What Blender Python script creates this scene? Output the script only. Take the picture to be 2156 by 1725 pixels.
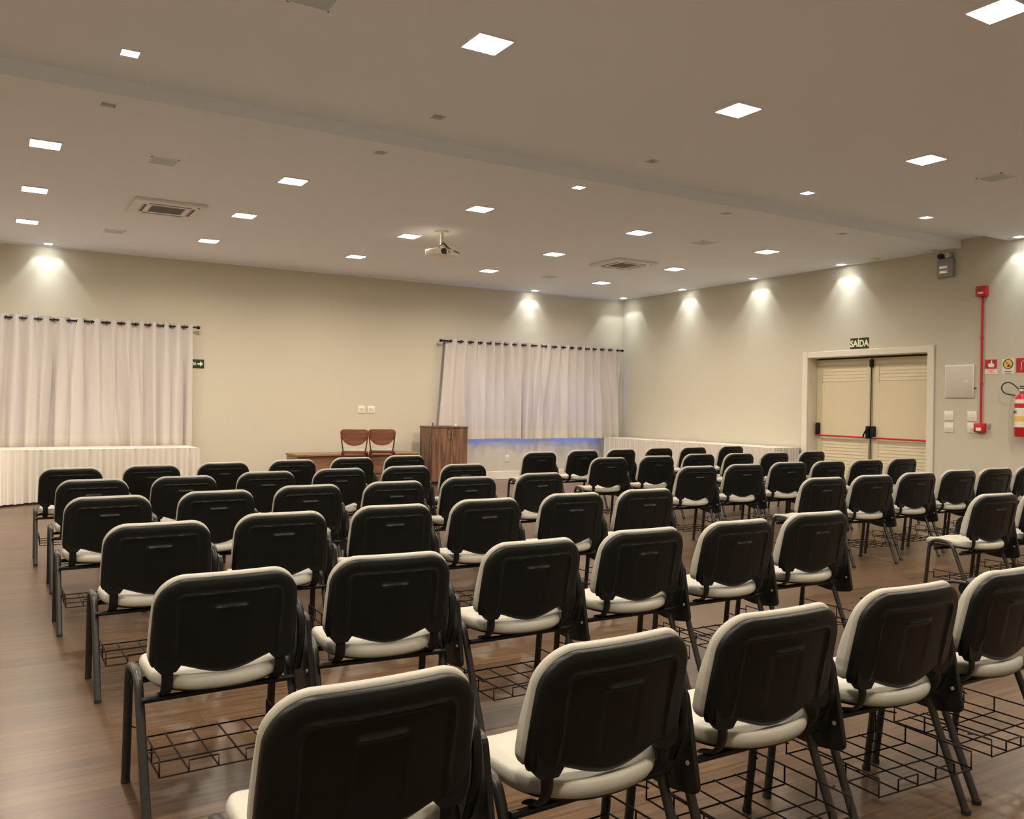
import bpy, bmesh, math, random
from mathutils import Vector, Matrix
random.seed(7)
PI = math.pi
SC = bpy.context.scene
for o in list(bpy.data.objects):
    bpy.data.objects.remove(o)
COL = SC.collection

# ------------------------------------------------------------------ camera
H = 1.3797                       # eye height
cam_d = bpy.data.cameras.new('camera')
cam = bpy.data.objects.new('camera', cam_d); COL.objects.link(cam)
cam_d.sensor_width = 36.0
cam_d.lens = 1821.3 / 2156 * 36
cam_d.clip_start = 0.05
R_ = Vector((0.8539, -0.5202, 0.0135)); D_ = Vector((0.5203, 0.8540, -0.0042))
D_.normalize(); R_ = (R_ - D_ * R_.dot(D_)).normalized(); U_ = R_.cross(D_)
cam.matrix_world = Matrix(((R_.x, U_.x, -D_.x, 0), (R_.y, U_.y, -D_.y, 0), (R_.z, U_.z, -D_.z, H), (0, 0, 0, 1)))
SC.camera = cam

# ------------------------------------------------------------------ world, exposure
w = bpy.data.worlds.new('world'); SC.world = w; w.use_nodes = True
w.node_tree.nodes['Background'].inputs[0].default_value = (0.02, 0.03, 0.05, 1)
w.node_tree.nodes['Background'].inputs[1].default_value = 0.3
SC.view_settings.view_transform = 'Standard'
SC.view_settings.look = 'None'
SC.view_settings.gamma = 1.0
SC.view_settings.use_curve_mapping = False
SC.view_settings.exposure = 2.19
LAMP_STRENGTH = 14.0
PANEL_POWER = 6.0       # area light of each ceiling panel, slightly directed downwards
LAMP_COLOR = (1.0, 0.855, 0.69)
SPOT_POWER = 7.5
SPOT_COLOR = (0.88, 0.98, 0.97)

# room numbers (metres)
XL, XR, YB, YF, ZC = -3.6, 11.15, -2.3, 13.97, 3.57

# ------------------------------------------------------------------ materials
def mat(name, color, rough=0.6, metal=0.0, noise=0.0, nscale=8.0, bump=0.0, bscale=60.0, spec=0.5, emit=None, estr=0.0, sheen=0.0, trans=0.0):
    m = bpy.data.materials.new(name); m.use_nodes = True
    nt = m.node_tree; b = nt.nodes['Principled BSDF']
    b.inputs['Base Color'].default_value = (*color, 1)
    b.inputs['Roughness'].default_value = rough
    b.inputs['Metallic'].default_value = metal
    b.inputs['Specular IOR Level'].default_value = spec
    if sheen: b.inputs['Sheen Weight'].default_value = sheen
    tc = nt.nodes.new('ShaderNodeTexCoord')
    if noise:
        n = nt.nodes.new('ShaderNodeTexNoise'); n.inputs['Scale'].default_value = nscale; n.inputs['Detail'].default_value = 4
        nt.links.new(tc.outputs['Object'], n.inputs['Vector'])
        mx = nt.nodes.new('ShaderNodeMix'); mx.data_type = 'RGBA'; mx.blend_type = 'MULTIPLY'
        mx.inputs['Factor'].default_value = 1
        mx.inputs['A'].default_value = (*color, 1)
        cr = nt.nodes.new('ShaderNodeValToRGB')
        cr.color_ramp.elements[0].color = (1 - noise,) * 3 + (1,); cr.color_ramp.elements[1].color = (1, 1, 1, 1)
        cr.color_ramp.elements[0].position = 0.3; cr.color_ramp.elements[1].position = 0.7
        nt.links.new(n.outputs['Fac'], cr.inputs[0]); nt.links.new(cr.outputs[0], mx.inputs['B'])
        nt.links.new(mx.outputs['Result'], b.inputs['Base Color'])
    if bump:
        n2 = nt.nodes.new('ShaderNodeTexNoise'); n2.inputs['Scale'].default_value = bscale; n2.inputs['Detail'].default_value = 3
        nt.links.new(tc.outputs['Object'], n2.inputs['Vector'])
        bp = nt.nodes.new('ShaderNodeBump'); bp.inputs['Strength'].default_value = bump; bp.inputs['Distance'].default_value = 0.01
        nt.links.new(n2.outputs['Fac'], bp.inputs['Height']); nt.links.new(bp.outputs['Normal'], b.inputs['Normal'])
    if emit:
        b.inputs['Emission Color'].default_value = (*emit, 1); b.inputs['Emission Strength'].default_value = estr
    if trans:
        out = nt.nodes['Material Output']
        t = nt.nodes.new('ShaderNodeBsdfTranslucent'); t.inputs[0].default_value = (*color, 1)
        ms = nt.nodes.new('ShaderNodeMixShader'); ms.inputs[0].default_value = trans
        nt.links.new(b.outputs[0], ms.inputs[1]); nt.links.new(t.outputs[0], ms.inputs[2]); nt.links.new(ms.outputs[0], out.inputs[0])
    return m

def wood_mat(name, dark, light, axis='Z', scale=3.0, stretch=14.0, rough=0.45):
    m = bpy.data.materials.new(name); m.use_nodes = True
    nt = m.node_tree; b = nt.nodes['Principled BSDF']; b.inputs['Roughness'].default_value = rough
    tc = nt.nodes.new('ShaderNodeTexCoord'); mp = nt.nodes.new('ShaderNodeMapping')
    s = [stretch, stretch, stretch]; s['XYZ'.index(axis)] = 0.8
    mp.inputs['Scale'].default_value = s
    n = nt.nodes.new('ShaderNodeTexNoise'); n.inputs['Scale'].default_value = scale; n.inputs['Detail'].default_value = 6; n.inputs['Distortion'].default_value = 0.6
    cr = nt.nodes.new('ShaderNodeValToRGB')
    cr.color_ramp.elements[0].color = (*dark, 1); cr.color_ramp.elements[1].color = (*light, 1)
    cr.color_ramp.elements[0].position = 0.35; cr.color_ramp.elements[1].position = 0.68
    nt.links.new(tc.outputs['Object'], mp.inputs[0]); nt.links.new(mp.outputs[0], n.inputs['Vector'])
    nt.links.new(n.outputs['Fac'], cr.inputs[0]); nt.links.new(cr.outputs[0], b.inputs['Base Color'])
    return m

def floor_mat():
    m = bpy.data.materials.new('floor_planks'); m.use_nodes = True
    nt = m.node_tree; L = nt.links; b = nt.nodes['Principled BSDF']
    tc = nt.nodes.new('ShaderNodeTexCoord')
    br = nt.nodes.new('ShaderNodeTexBrick')
    br.offset = 0.37; br.inputs['Scale'].default_value = 1.0
    br.inputs['Brick Width'].default_value = 1.3; br.inputs['Row Height'].default_value = 0.16
    br.inputs['Mortar Size'].default_value = 0.0022; br.inputs['Mortar Smooth'].default_value = 0.3
    br.inputs['Color1'].default_value = (0.085, 0.052, 0.031, 1); br.inputs['Color2'].default_value = (0.130, 0.083, 0.051, 1)
    br.inputs['Mortar'].default_value = (0.06, 0.035, 0.022, 1)
    L.new(tc.outputs['Object'], br.inputs['Vector'])
    mp = nt.nodes.new('ShaderNodeMapping'); mp.inputs['Scale'].default_value = (1.0, 26, 1)
    L.new(tc.outputs['Object'], mp.inputs[0])
    n = nt.nodes.new('ShaderNodeTexNoise'); n.inputs['Scale'].default_value = 2.2; n.inputs['Detail'].default_value = 8; n.inputs['Distortion'].default_value = 0.0
    L.new(mp.outputs[0], n.inputs['Vector'])
    cr = nt.nodes.new('ShaderNodeValToRGB'); cr.color_ramp.elements[0].position = 0.3; cr.color_ramp.elements[1].position = 0.72
    cr.color_ramp.elements[0].color = (0.48, 0.46, 0.43, 1); cr.color_ramp.elements[1].color = (1.28, 1.24, 1.16, 1)
    L.new(n.outputs['Fac'], cr.inputs[0])
    mx = nt.nodes.new('ShaderNodeMix'); mx.data_type = 'RGBA'; mx.blend_type = 'MULTIPLY'; mx.inputs['Factor'].default_value = 1
    L.new(br.outputs['Color'], mx.inputs['A']); L.new(cr.outputs[0], mx.inputs['B']); L.new(mx.outputs['Result'], b.inputs['Base Color'])
    n3 = nt.nodes.new('ShaderNodeTexNoise'); n3.inputs['Scale'].default_value = 1.7; n3.inputs['Detail'].default_value = 3
    L.new(tc.outputs['Object'], n3.inputs['Vector'])
    mr = nt.nodes.new('ShaderNodeMapRange'); mr.inputs['To Min'].default_value = 0.29; mr.inputs['To Max'].default_value = 0.34
    L.new(n3.outputs['Fac'], mr.inputs['Value']); L.new(mr.outputs[0], b.inputs['Roughness'])
    mp2 = nt.nodes.new('ShaderNodeMapping'); mp2.inputs['Scale'].default_value = (2.5, 90, 1)
    L.new(tc.outputs['Object'], mp2.inputs[0])
    n4 = nt.nodes.new('ShaderNodeTexNoise'); n4.inputs['Scale'].default_value = 1.0; n4.inputs['Detail'].default_value = 2
    L.new(mp2.outputs[0], n4.inputs['Vector'])
    bp = nt.nodes.new('ShaderNodeBump'); bp.inputs['Strength'].default_value = 0.35; bp.inputs['Distance'].default_value = 0.0012
    L.new(n4.outputs['Fac'], bp.inputs['Height']); L.new(bp.outputs['Normal'], b.inputs['Normal'])
    return m

M = dict(
    floor=floor_mat(),
    ceiling=mat('ceiling_paint', (0.84, 0.88, 0.95), 0.9),
    wall=mat('wall_paint', (0.59, 0.555, 0.455), 0.85, bump=0.05, bscale=40),
    trim=mat('painted_trim', (0.72, 0.68, 0.57), 0.5),
    base=mat('baseboard_paint', (0.80, 0.77, 0.68), 0.5),
    door=mat('door_paint', (0.69, 0.615, 0.43), 0.45),
    shell=mat('black_plastic', (0.0062, 0.0072, 0.0074), 0.36, bump=0.06, bscale=500, spec=0.28),
    frame=mat('charcoal_steel', (0.028, 0.027, 0.025), 0.36, 0.2),
    blacks=mat('black_steel', (0.006, 0.006, 0.006), 0.4, spec=0.3),
    wire=mat('brown_wire', (0.010, 0.005, 0.004), 0.5, spec=0.2),
    cushion=mat('light_grey_vinyl', (0.43, 0.425, 0.37), 0.5, noise=0.06, nscale=20, bump=0.08, bscale=220),
    tablet=mat('dark_laminate', (0.008, 0.0075, 0.007), 0.4, spec=0.35),
    edge=mat('laminate_edge', (0.07, 0.062, 0.055), 0.45),
    screw=mat('bright_screw', (0.8, 0.8, 0.76), 0.3, 0.6),
    rubber=mat('rubber', (0.02, 0.02, 0.02), 0.8),
    curtain=mat('white_voile', (0.60, 0.565, 0.55), 0.9, trans=0.006, bump=0.05, bscale=120),
    cloth=mat('white_cotton', (0.63, 0.59, 0.54), 0.9, bump=0.08, bscale=90),
    rod=mat('black_rod', (0.015, 0.012, 0.015), 0.35, 0.4),
    white=mat('white_plastic', (0.80, 0.77, 0.68), 0.4),
    offwhite=mat('offwhite_plastic', (0.62, 0.58, 0.50), 0.5),
    grey=mat('grey_plastic', (0.30, 0.32, 0.32), 0.5),
    paleg=mat('pale_grey', (0.52, 0.53, 0.52), 0.5),
    dark=mat('dark_gap', (0.03, 0.028, 0.025), 0.7),
    grille=mat('speaker_mesh', (0.58, 0.62, 0.66), 0.8),
    red=mat('signal_red', (0.55, 0.012, 0.02), 0.4),
    darkred=mat('red_label', (0.50, 0.01, 0.02), 0.5),
    paper=mat('white_label', (0.85, 0.80, 0.70), 0.6),
    yellow=mat('yellow_label', (0.85, 0.55, 0.12), 0.6),
    sign=mat('sign_black', (0.012, 0.02, 0.014), 0.5),
    glow=mat('sign_pale_green', (0.85, 0.90, 0.55), 0.6),
    ink=mat('black_ink', (0.03, 0.03, 0.03), 0.6),
    cabwood=wood_mat('cabinet_walnut', (0.075, 0.040, 0.024), (0.27, 0.145, 0.088), 'Z', 2.2, 13),
    deskwood=wood_mat('desk_wood', (0.20, 0.105, 0.055), (0.34, 0.19, 0.10), 'X', 2.2, 15),
    chairwood=wood_mat('mahogany', (0.15, 0.055, 0.034), (0.25, 0.105, 0.062), 'X', 2.0, 9, 0.35),
    darkwood=mat('dark_mahogany', (0.10, 0.022, 0.014), 0.35),
    chrome=mat('brushed_metal', (0.75, 0.73, 0.68), 0.25, 1.0),
    lamp=mat('lamp_diffuser', (0.9, 0.9, 0.85), 0.5, emit=LAMP_COLOR, estr=LAMP_STRENGTH),
    bulb=mat('spot_bulb', (0.9, 0.9, 0.9), 0.4, emit=(1.0, 0.93, 0.82), estr=40.0),
    baffle=mat('lamp_baffle', (0.8, 0.8, 0.8), 0.5),
    glass=mat('dusk_window', (0.1, 0.15, 0.3), 0.2, emit=(0.10, 0.26, 1.0), estr=4.2),
)
M['acwhite'] = mat('cassette_plastic', (0.80, 0.79, 0.78), 0.5)

# ------------------------------------------------------------------ mesh builder
class MB:
    def __init__(s): s.v = []; s.f = []; s.fm = []; s.mi = 0
    def quad(s, *ids): s.f.append(tuple(ids)); s.fm.append(s.mi)
    def box(s, x0, x1, y0, y1, z0, z1):
        n = len(s.v)
        s.v += [(x0, y0, z0), (x1, y0, z0), (x1, y1, z0), (x0, y1, z0), (x0, y0, z1), (x1, y0, z1), (x1, y1, z1), (x0, y1, z1)]
        for a in ((0, 3, 2, 1), (4, 5, 6, 7), (0, 1, 5, 4), (1, 2, 6, 5), (2, 3, 7, 6), (3, 0, 4, 7)):
            s.quad(*[n + i for i in a])
        return s
    def rbox(s, x0, x1, y0, y1, z0, z1, r, n=3):
        """box with bevelled edges"""
        bm = bmesh.new()
        vs = [bm.verts.new(p) for p in [(x0, y0, z0), (x1, y0, z0), (x1, y1, z0), (x0, y1, z0), (x0, y0, z1), (x1, y0, z1), (x1, y1, z1), (x0, y1, z1)]]
        for a in ((0, 3, 2, 1), (4, 5, 6, 7), (0, 1, 5, 4), (1, 2, 6, 5), (2, 3, 7, 6), (3, 0, 4, 7)):
            bm.faces.new([vs[i] for i in a])
        bmesh.ops.bevel(bm, geom=list(bm.edges), offset=r, segments=n, affect='EDGES', profile=0.5)
        s.from_bm(bm); return s
    def from_bm(s, bm):
        n = len(s.v); bm.verts.index_update()
        s.v += [tuple(v.co) for v in bm.verts]
        for f in bm.faces: s.quad(*[n + v.index for v in f.verts])
        bm.free()
    def tube(s, pts, r, seg=10, r2=None, closed=False, up=None, caps=True):
        """sweep an ellipse r (side) x r2 along pts"""
        r2 = r2 or r; P = [Vector(p) for p in pts]; N = len(P); rings = []
        prev = None
        for i, p in enumerate(P):
            if closed: t = P[(i + 1) % N] - P[i - 1]
            else: t = (P[min(i + 1, N - 1)] - P[max(i - 1, 0)])
            t.normalize()
            if prev is None:
                a = Vector(up) if up else (Vector((0, 0, 1)) if abs(t.z) < 0.9 else Vector((1, 0, 0)))
            else: a = prev
            a = (a - t * a.dot(t))
            if a.length < 1e-6: a = Vector((1, 0, 0)) - t * t.x
            a.normalize(); b = t.cross(a); prev = a
            n = len(s.v)
            for k in range(seg):
                q = 2 * PI * k / seg
                s.v.append(tuple(p + a * (math.cos(q) * r) + b * (math.sin(q) * r2)))
            rings.append(n)
        M_ = N if closed else N - 1
        for i in range(M_):
            A, B = rings[i], rings[(i + 1) % N]
            for k in range(seg): s.quad(A + k, A + (k + 1) % seg, B + (k + 1) % seg, B + k)
        if not closed and caps:
            s.quad(*[rings[0] + k for k in range(seg - 1, -1, -1)]); s.quad(*[rings[-1] + k for k in range(seg)])
        return s
    def lathe(s, prof, c=(0, 0, 0), seg=20, axis='Z'):
        """prof: list of (r, h) swept round the axis through c"""
        rings = []
        for r, h in prof:
            n = len(s.v)
            for k in range(seg):
                q = 2 * PI * k / seg; a, b = r * math.cos(q), r * math.sin(q)
                p = {'Z': (a, b, h), 'Y': (b, h, a), 'X': (h, a, b)}[axis]
                s.v.append((c[0] + p[0], c[1] + p[1], c[2] + p[2]))
            rings.append(n)
        for A, B in zip(rings, rings[1:]):
            for k in range(seg): s.quad(A + k, A + (k + 1) % seg, B + (k + 1) % seg, B + k)
        s.quad(*[rings[0] + k for k in range(seg - 1, -1, -1)]); s.quad(*[rings[-1] + k for k in range(seg)])
        return s
    def prism(s, poly, d0, d1, axis='X'):
        """poly: 2D outline, extruded from d0 to d1 along axis"""
        def P(a, b, d): return {'X': (d, a, b), 'Y': (a, d, b), 'Z': (a, b, d)}[axis]
        n = len(s.v); m = len(poly)
        s.v += [P(a, b, d0) for a, b in poly] + [P(a, b, d1) for a, b in poly]
        s.quad(*[n + i for i in range(m)]); s.quad(*[n + m + i for i in range(m - 1, -1, -1)])
        for i in range(m): s.quad(n + i, n + m + i, n + m + (i + 1) % m, n + (i + 1) % m)
        return s
    def grid(s, fn, nu, nv, closed_u=False):
        n = len(s.v); cu = nu if closed_u else nu + 1
        for j in range(nv + 1):
            for i in range(cu): s.v.append(tuple(fn(i / nu, j / nv)))
        for j in range(nv):
            for i in range(nu):
                a = n + j * cu + i; b = n + j * cu + (i + 1) % cu
                s.quad(a, b, b + cu, a + cu)
        return s
    def build(s, name, m, parent=None, smooth=False, angle=40, mats=None):
        me = bpy.data.meshes.new(name); me.from_pydata(s.v, [], s.f)
        bm = bmesh.new(); bm.from_mesh(me); bmesh.ops.recalc_face_normals(bm, faces=bm.faces); bm.to_mesh(me); bm.free()
        for mm in (mats or [m]): me.materials.append(mm)
        if mats: me.polygons.foreach_set('material_index', s.fm)
        if smooth:
            me.polygons.foreach_set('use_smooth', [True] * len(me.polygons))
            try: me.set_sharp_from_angle(angle=math.radians(angle))
            except Exception: pass
        o = bpy.data.objects.new(name, me); COL.objects.link(o)
        if parent: o.parent = parent
        return o

def tag(o, label, cat, group=None, kind=None):
    o['label'] = label
    if cat: o['category'] = cat
    if group: o['group'] = group
    if kind: o['kind'] = kind
    return o
def thing(name, label, cat, loc=(0, 0, 0), rz=0.0, group=None):
    o = bpy.data.objects.new(name, None); COL.objects.link(o); o.location = loc; o.rotation_euler = (0, 0, rz)
    o.empty_display_size = 0.1
    return tag(o, label, cat, group)
def struct(o): o['kind'] = 'structure'; return o
KIDS = {}
def kids(o):
    return [c for c in COL.objects if c.parent == o]
def copy_tree(o, tree, parent=None):
    c = o.copy(); COL.objects.link(c); c.parent = parent
    for ch, sub in tree: copy_tree(ch, sub, c)
    return c
def tree_of(o): return [(c, tree_of(c)) for c in kids(o)]
def bez(pts, n=8):
    """smooth curve through control points (Catmull-Rom)"""
    P = [Vector(p) for p in pts]; P = [P[0] * 2 - P[1]] + P + [P[-1] * 2 - P[-2]]; out = []
    for i in range(1, len(P) - 2):
        for k in range(n):
            t = k / n; a, b, c, d = P[i - 1:i + 3]
            out.append(0.5 * ((2 * b) + (c - a) * t + (2 * a - 5 * b + 4 * c - d) * t * t + (3 * b - a - 3 * c + d) * t ** 3))
    out.append(P[-2]); return out
def round_poly(pts, r, n=5):
    """round every corner of a 2D polygon; r number or list"""
    out = []; N = len(pts)
    for i in range(N):
        p = Vector(pts[i]); a = Vector(pts[i - 1]); b = Vector(pts[(i + 1) % N])
        rr = r[i] if isinstance(r, (list, tuple)) else r
        u = (a - p); v = (b - p); d = min(rr, u.length * .49, v.length * .49)
        s0 = p + u.normalized() * d; s1 = p + v.normalized() * d
        for k in range(n + 1):
            t = k / n; q = s0 * (1 - t) ** 2 + p * 2 * t * (1 - t) + s1 * t * t
            out.append((q.x, q.y))
    return out

# ------------------------------------------------------------------ ceiling lamps: where they stand
LAMP_X = [-1.75, 0.42, 2.57, 4.68, 6.95, 9.23]
LAMP_Y = [0.76, 2.66, 4.56, 8.42, 10.30, 12.19]
SMALL_X = [0.76, 2.92, 5.04, 7.07, 9.05, 10.97]
small = []          # (x, y, lit)
for x in SMALL_X:
    small.append((x, 5.93, x in (0.76, 7.07, 9.05, 10.97)))
    small.append((x, 7.05, x in (5.04,)))
wallspots = [(10.97, 8.55), (10.97, 10.30), (10.97, 12.02), (10.90, 13.66), (8.87, 13.79), (0.74, 13.79)]
holes = [(x, y) for x, y, l in small] + wallspots
HS = 0.05

# ------------------------------------------------------------------ room
struct(MB().box(XL - .2, XR + .5, YB - .2, YF + .2, -0.12, 0).build('floor', M['floor']))
def ceiling_sheet(mb, y0, y1, z):
    hs = [(x, y) for x, y in holes if y0 < y < y1]
    xs = sorted({XL, XR} | {x - HS for x, y in hs} | {x + HS for x, y in hs})
    ys = sorted({y0, y1} | {y - HS for x, y in hs} | {y + HS for x, y in hs})
    for i in range(len(xs) - 1):
        for j in range(len(ys) - 1):
            cx, cy = (xs[i] + xs[i + 1]) / 2, (ys[j] + ys[j + 1]) / 2
            if any(abs(cx - x) < HS and abs(cy - y) < HS for x, y in hs): continue
            n = len(mb.v); mb.v += [(xs[i], ys[j], z), (xs[i], ys[j + 1], z), (xs[i + 1], ys[j + 1], z), (xs[i + 1], ys[j], z)]
            mb.quad(n, n + 1, n + 2, n + 3)
cb = MB()
ceiling_sheet(cb, 6.79, YF, ZC)
ceiling_sheet(cb, YB, 6.15, ZC)
for (ya, za, yb, zb_) in ((6.15, ZC, 6.41, ZC + .115), (6.41, ZC + .115, 6.79, ZC + .115), (6.79, ZC + .115, 6.79, ZC)):
    n = len(cb.v); cb.v += [(XL, ya, za), (XR, ya, za), (XR, yb, zb_), (XL, yb, zb_)]; cb.quad(n, n + 1, n + 2, n + 3)
cb.box(XL, XR, YB, YF, ZC + .2, ZC + .3)
struct(cb.build('ceiling', M['ceiling']))
# walls
WY0, WY1, WZ0, WZ1 = 7.45, 10.55, .92, 1.95          # window behind the right curtain (x range, z range)
fw = MB()
fw.box(XL, WY0, YF, YF + .2, 0, ZC + .3); fw.box(WY1, XR + .2, YF, YF + .2, 0, ZC + .3)
fw.box(WY0, WY1, YF, YF + .2, 0, WZ0); fw.box(WY0, WY1, YF, YF + .2, WZ1, ZC + .3)
struct(fw.build('wall_front', M['wall']))
DY0, DY1, DZ = 7.24, 9.28, 2.20
rw = MB()
rw.box(XR, XR + .2, YB, DY0, 0, ZC + .3); rw.box(XR, XR + .2, DY1, YF, 0, ZC + .3); rw.box(XR, XR + .2, DY0, DY1, DZ, ZC + .3)
struct(rw.build('wall_right', M['wall']))
struct(MB().box(XL - .2, XL, YB, YF, 0, ZC + .3).build('wall_left', M['wall']))
struct(MB().box(XL - .2, XR + .2, YB - .2, YB, 0, ZC + .3).build('wall_back', M['wall']))
def baseboard(name, x0, x1, y0, y1):
    struct(MB().rbox(x0, x1, y0, y1, 0, .15, .005, 2).build(name, M['base']))
baseboard('baseboard_front', XL, XR, YF - .016, YF)
baseboard('baseboard_right', XR - .016, XR, DY1 + .12, YF - .016)
baseboard('baseboard_right_near', XR - .016, XR, YB, DY0 - .12)
baseboard('baseboard_left', XL, XL + .016, YB, YF - .016)
# narrow shadow gap trim along the wall tops
struct(MB().box(XL, XR, YF - .012, YF, ZC - .02, ZC).build('trim_1', M['ceiling']))
# window behind the right curtain
win = struct(bpy.data.objects.new('window_1', None)); COL.objects.link(win); win.location = ((WY0 + WY1) / 2, YF + .1, (WZ0 + WZ1) / 2)
hw, hh = (WY1 - WY0) / 2, (WZ1 - WZ0) / 2
f_ = MB()
for x in (-hw, -hw / 3 - .02, hw / 3 - .02, hw - .05): f_.box(x, x + .05, -.03, .03, -hh, hh)
f_.box(-hw, hw, -.03, .03, -hh, -hh + .05); f_.box(-hw, hw, -.03, .03, hh - .05, hh)
f_.build('window_frame', M['white'], win)
MB().box(-hw, hw, .035, .045, -hh, hh).build('window_glass', M['glass'], win)

# ---- ceiling recess sockets
def spot_root(name, label, x, y, lit, group, wall=False):
    t = thing(name, label, 'spotlight', (x, y, ZC), 0, group)
    h = .072
    b = MB(); s_ = HS
    n = len(b.v); b.v += [(-s_, -s_, 0), (s_, -s_, 0), (s_, s_, 0), (-s_, s_, 0), (-s_, -s_, h + .01), (s_, -s_, h + .01), (s_, s_, h + .01), (-s_, s_, h + .01)]
    for a in ((4, 5, 6, 7), (0, 1, 5, 4), (1, 2, 6, 5), (2, 3, 7, 6), (3, 0, 4, 7)): b.quad(*[n + i for i in a])
    b.build('housing', M['baffle'], t)
    tr = MB()
    for (a0, a1, b0, b1) in ((-.062, .062, -.062, -.05), (-.062, .062, .05, .062), (-.062, -.05, -.05, .05), (.05, .062, -.05, .05)):
        tr.box(a0, a1, b0, b1, -.004, .0)
    tr.build('trim_ring', M['ceiling'], t)
    MB().lathe([(.0001, h - .004), (.030, h - .004), (.034, h + .004), (.0001, h + .006)], seg=16).build('bulb', M['bulb'] if lit else M['baffle'], t)
    return t

# ------------------------------------------------------------------ chair prototype
BW = .2465           # half width of the backrest
def half_w(z, z0, z1, hw, rt):
    w_ = hw
    if z > z1 - rt: w_ = hw - rt + math.sqrt(max(0, rt * rt - (z - (z1 - rt)) ** 2))
    lo = z0 + .03
    if z < lo: w_ -= .009 * ((lo - z) / .03) ** 2
    return w_ - .012 * ((z - z0) / (z1 - z0)) ** 2
def back_y(x, z):
    return (.808 - z) * .20 + .030 * (x / BW) ** 2 + .012
def sstep(a, b, x):
    t = max(0, min(1, (x - a) / (b - a))); return t * t * (3 - 2 * t)
def make_shell():
    z0, z1, rt = .498, .796, .095
    def zb(x):      # belly of the lower edge
        t = min(1, abs(x) / .165); return z0 - .042 * math.cos(t * PI / 2) ** 1.3
    def P(u, v, front):
        # v 0..1 bottom to top, u -1..1
        vv = v
        zz = z0 + vv * (z1 - z0)
        w_ = half_w(zz, z0, z1, BW, rt)
        x = (u * 2 - 1) * w_
        bot = zb(x) if w_ > 0 else z0
        z = bot + vv * (z1 - bot)
        y = back_y(x, z)
        if front: return (x, y + .010, z)
        d = min(w_ - abs(x), z1 - z, (z - bot) * 1.6)
        # true distance at the round corners
        cx, cz = abs(x) + .012 * ((zz - z0) / (z1 - z0)) ** 2 - (BW - rt), z - (z1 - rt)
        if cx > 0 and cz > 0: d = rt - math.hypot(cx, cz)
        d = max(0, d)
        y -= .016 * math.sqrt(max(0, 1 - (1 - min(1, d / .03)) ** 2))
        # sunken middle panel bounded by an inverted U line
        px = .176; top = .741; rc = .03
        qx, qz = abs(x) - (px - rc), z - (top - rc)
        sd = (math.hypot(max(qx, 0), max(qz, 0)) + min(max(qx, qz), 0)) - rc     # <0 inside the panel
        y += .0045 * (1 - sstep(-.010, .002, sd))
        y -= .0055 * math.exp(-((sd + .002) / .005) ** 2) * sstep(.50, .60, z)
        # finger slot line and the inner panel below it
        slx = sstep(.062, .050, abs(x)) if True else 0
        y -= .0090 * math.exp(-((z - .690) / .0058) ** 2) * (1 - sstep(.050, .060, abs(x)))
        y += .0022 * (1 - sstep(.052, .062, abs(x))) * (1 - sstep(.674, .688, z)) * sstep(.50, .56, z)
        return (x, y, z)
    b = MB(); nu, nv = 84, 84
    # spacing denser near the borders
    def cu(t): return 0.5 - 0.5 * math.cos(PI * t) * (0.75) - 0.5 * 0.25 * (1 - 2 * t)
    def g(front): return lambda u, v: P(cu(u), cu(v), front)
    b.grid(g(False), nu, nv); m = (nu + 1) * (nv + 1); b.grid(g(True), nu, nv)
    def idx(i, j, k): return k * m + j * (nu + 1) + i
    for i in range(nu):
        for j in (0, nv): b.quad(idx(i, j, 0), idx(i + 1, j, 0), idx(i + 1, j, 1), idx(i, j, 1))
    for j in range(nv):
        for i in (0, nu): b.quad(idx(i, j, 0), idx(i, j + 1, 0), idx(i, j + 1, 1), idx(i, j, 1))
    # sockets that take the steel supports
    for s_ in (-1, 1):
        c = .190 * s_; y = back_y(c, .50)
        n = len(b.v)
        b.prism([(c - .042, .545), (c - .042, .498), (c - .024, .478), (c + .024, .478), (c + .040, .498), (c + .042, .545)], y - .016, y + .012, 'Y')
    return b
def make_back_cushion():
    z0, z1, rt = .506, .808, .097
    def P(u, v):
        # closed pillow: v 0..1 around from rear rim to front; use superellipse shells
        return None
    b = MB(); nu, nv = 40, 30
    hw_ = BW + .002
    def S(u, v, side):
        zz = z0 + v * (z1 - z0); w_ = half_w(zz, z0, z1, hw_, rt); x = (2 * u - 1) * w_
        cx, cz = abs(x) + .012 * ((zz - z0) / (z1 - z0)) ** 2 - (hw_ - rt), zz - (z1 - rt)
        d = min(w_ - abs(x), z1 - zz, zz - z0)
        if cx > 0 and cz > 0: d = rt - math.hypot(cx, cz)
        d = max(0, d)
        k = math.sqrt(max(0, 1 - (1 - min(1, d / .022)) ** 2))
        base = back_y(x, zz) + .026
        lum = .030 * (1 - sstep(.58, .80, zz)) * k
        if side: return (x, base + .020 * k + lum + .006 * math.sin(PI * u) * math.sin(PI * v), zz)
        return (x, base - .017 * k, zz)
    def cu(t): return 0.5 - 0.5 * math.cos(PI * t) * .85 - 0.5 * 0.15 * (1 - 2 * t)
    b.grid(lambda u, v: S(cu(u), cu(v), 0), nu, nv); b.grid(lambda u, v: S(cu(u), cu(v), 1), nu, nv)
    return b
def seat_outline(t, inset=0.0):
    """closed plan curve, t 0..1; y runs forward"""
    a = 2 * PI * t; c, s_ = math.cos(a), math.sin(a)
    n = 3.6
    r = (abs(c) ** n + abs(s_) ** n) ** (-1 / n)
    x = c * r; y = s_ * r
    hx = .232 - inset
    yc, hy = .245, .225 - inset
    if y < 0: hx *= 1 - .06 * (-y) ** 2
    yy = yc + hy * y
    if y < 0: yy += .035 * (abs(x) ** 2) * (-y)          # rounder at the back
    return x * hx, yy
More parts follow.
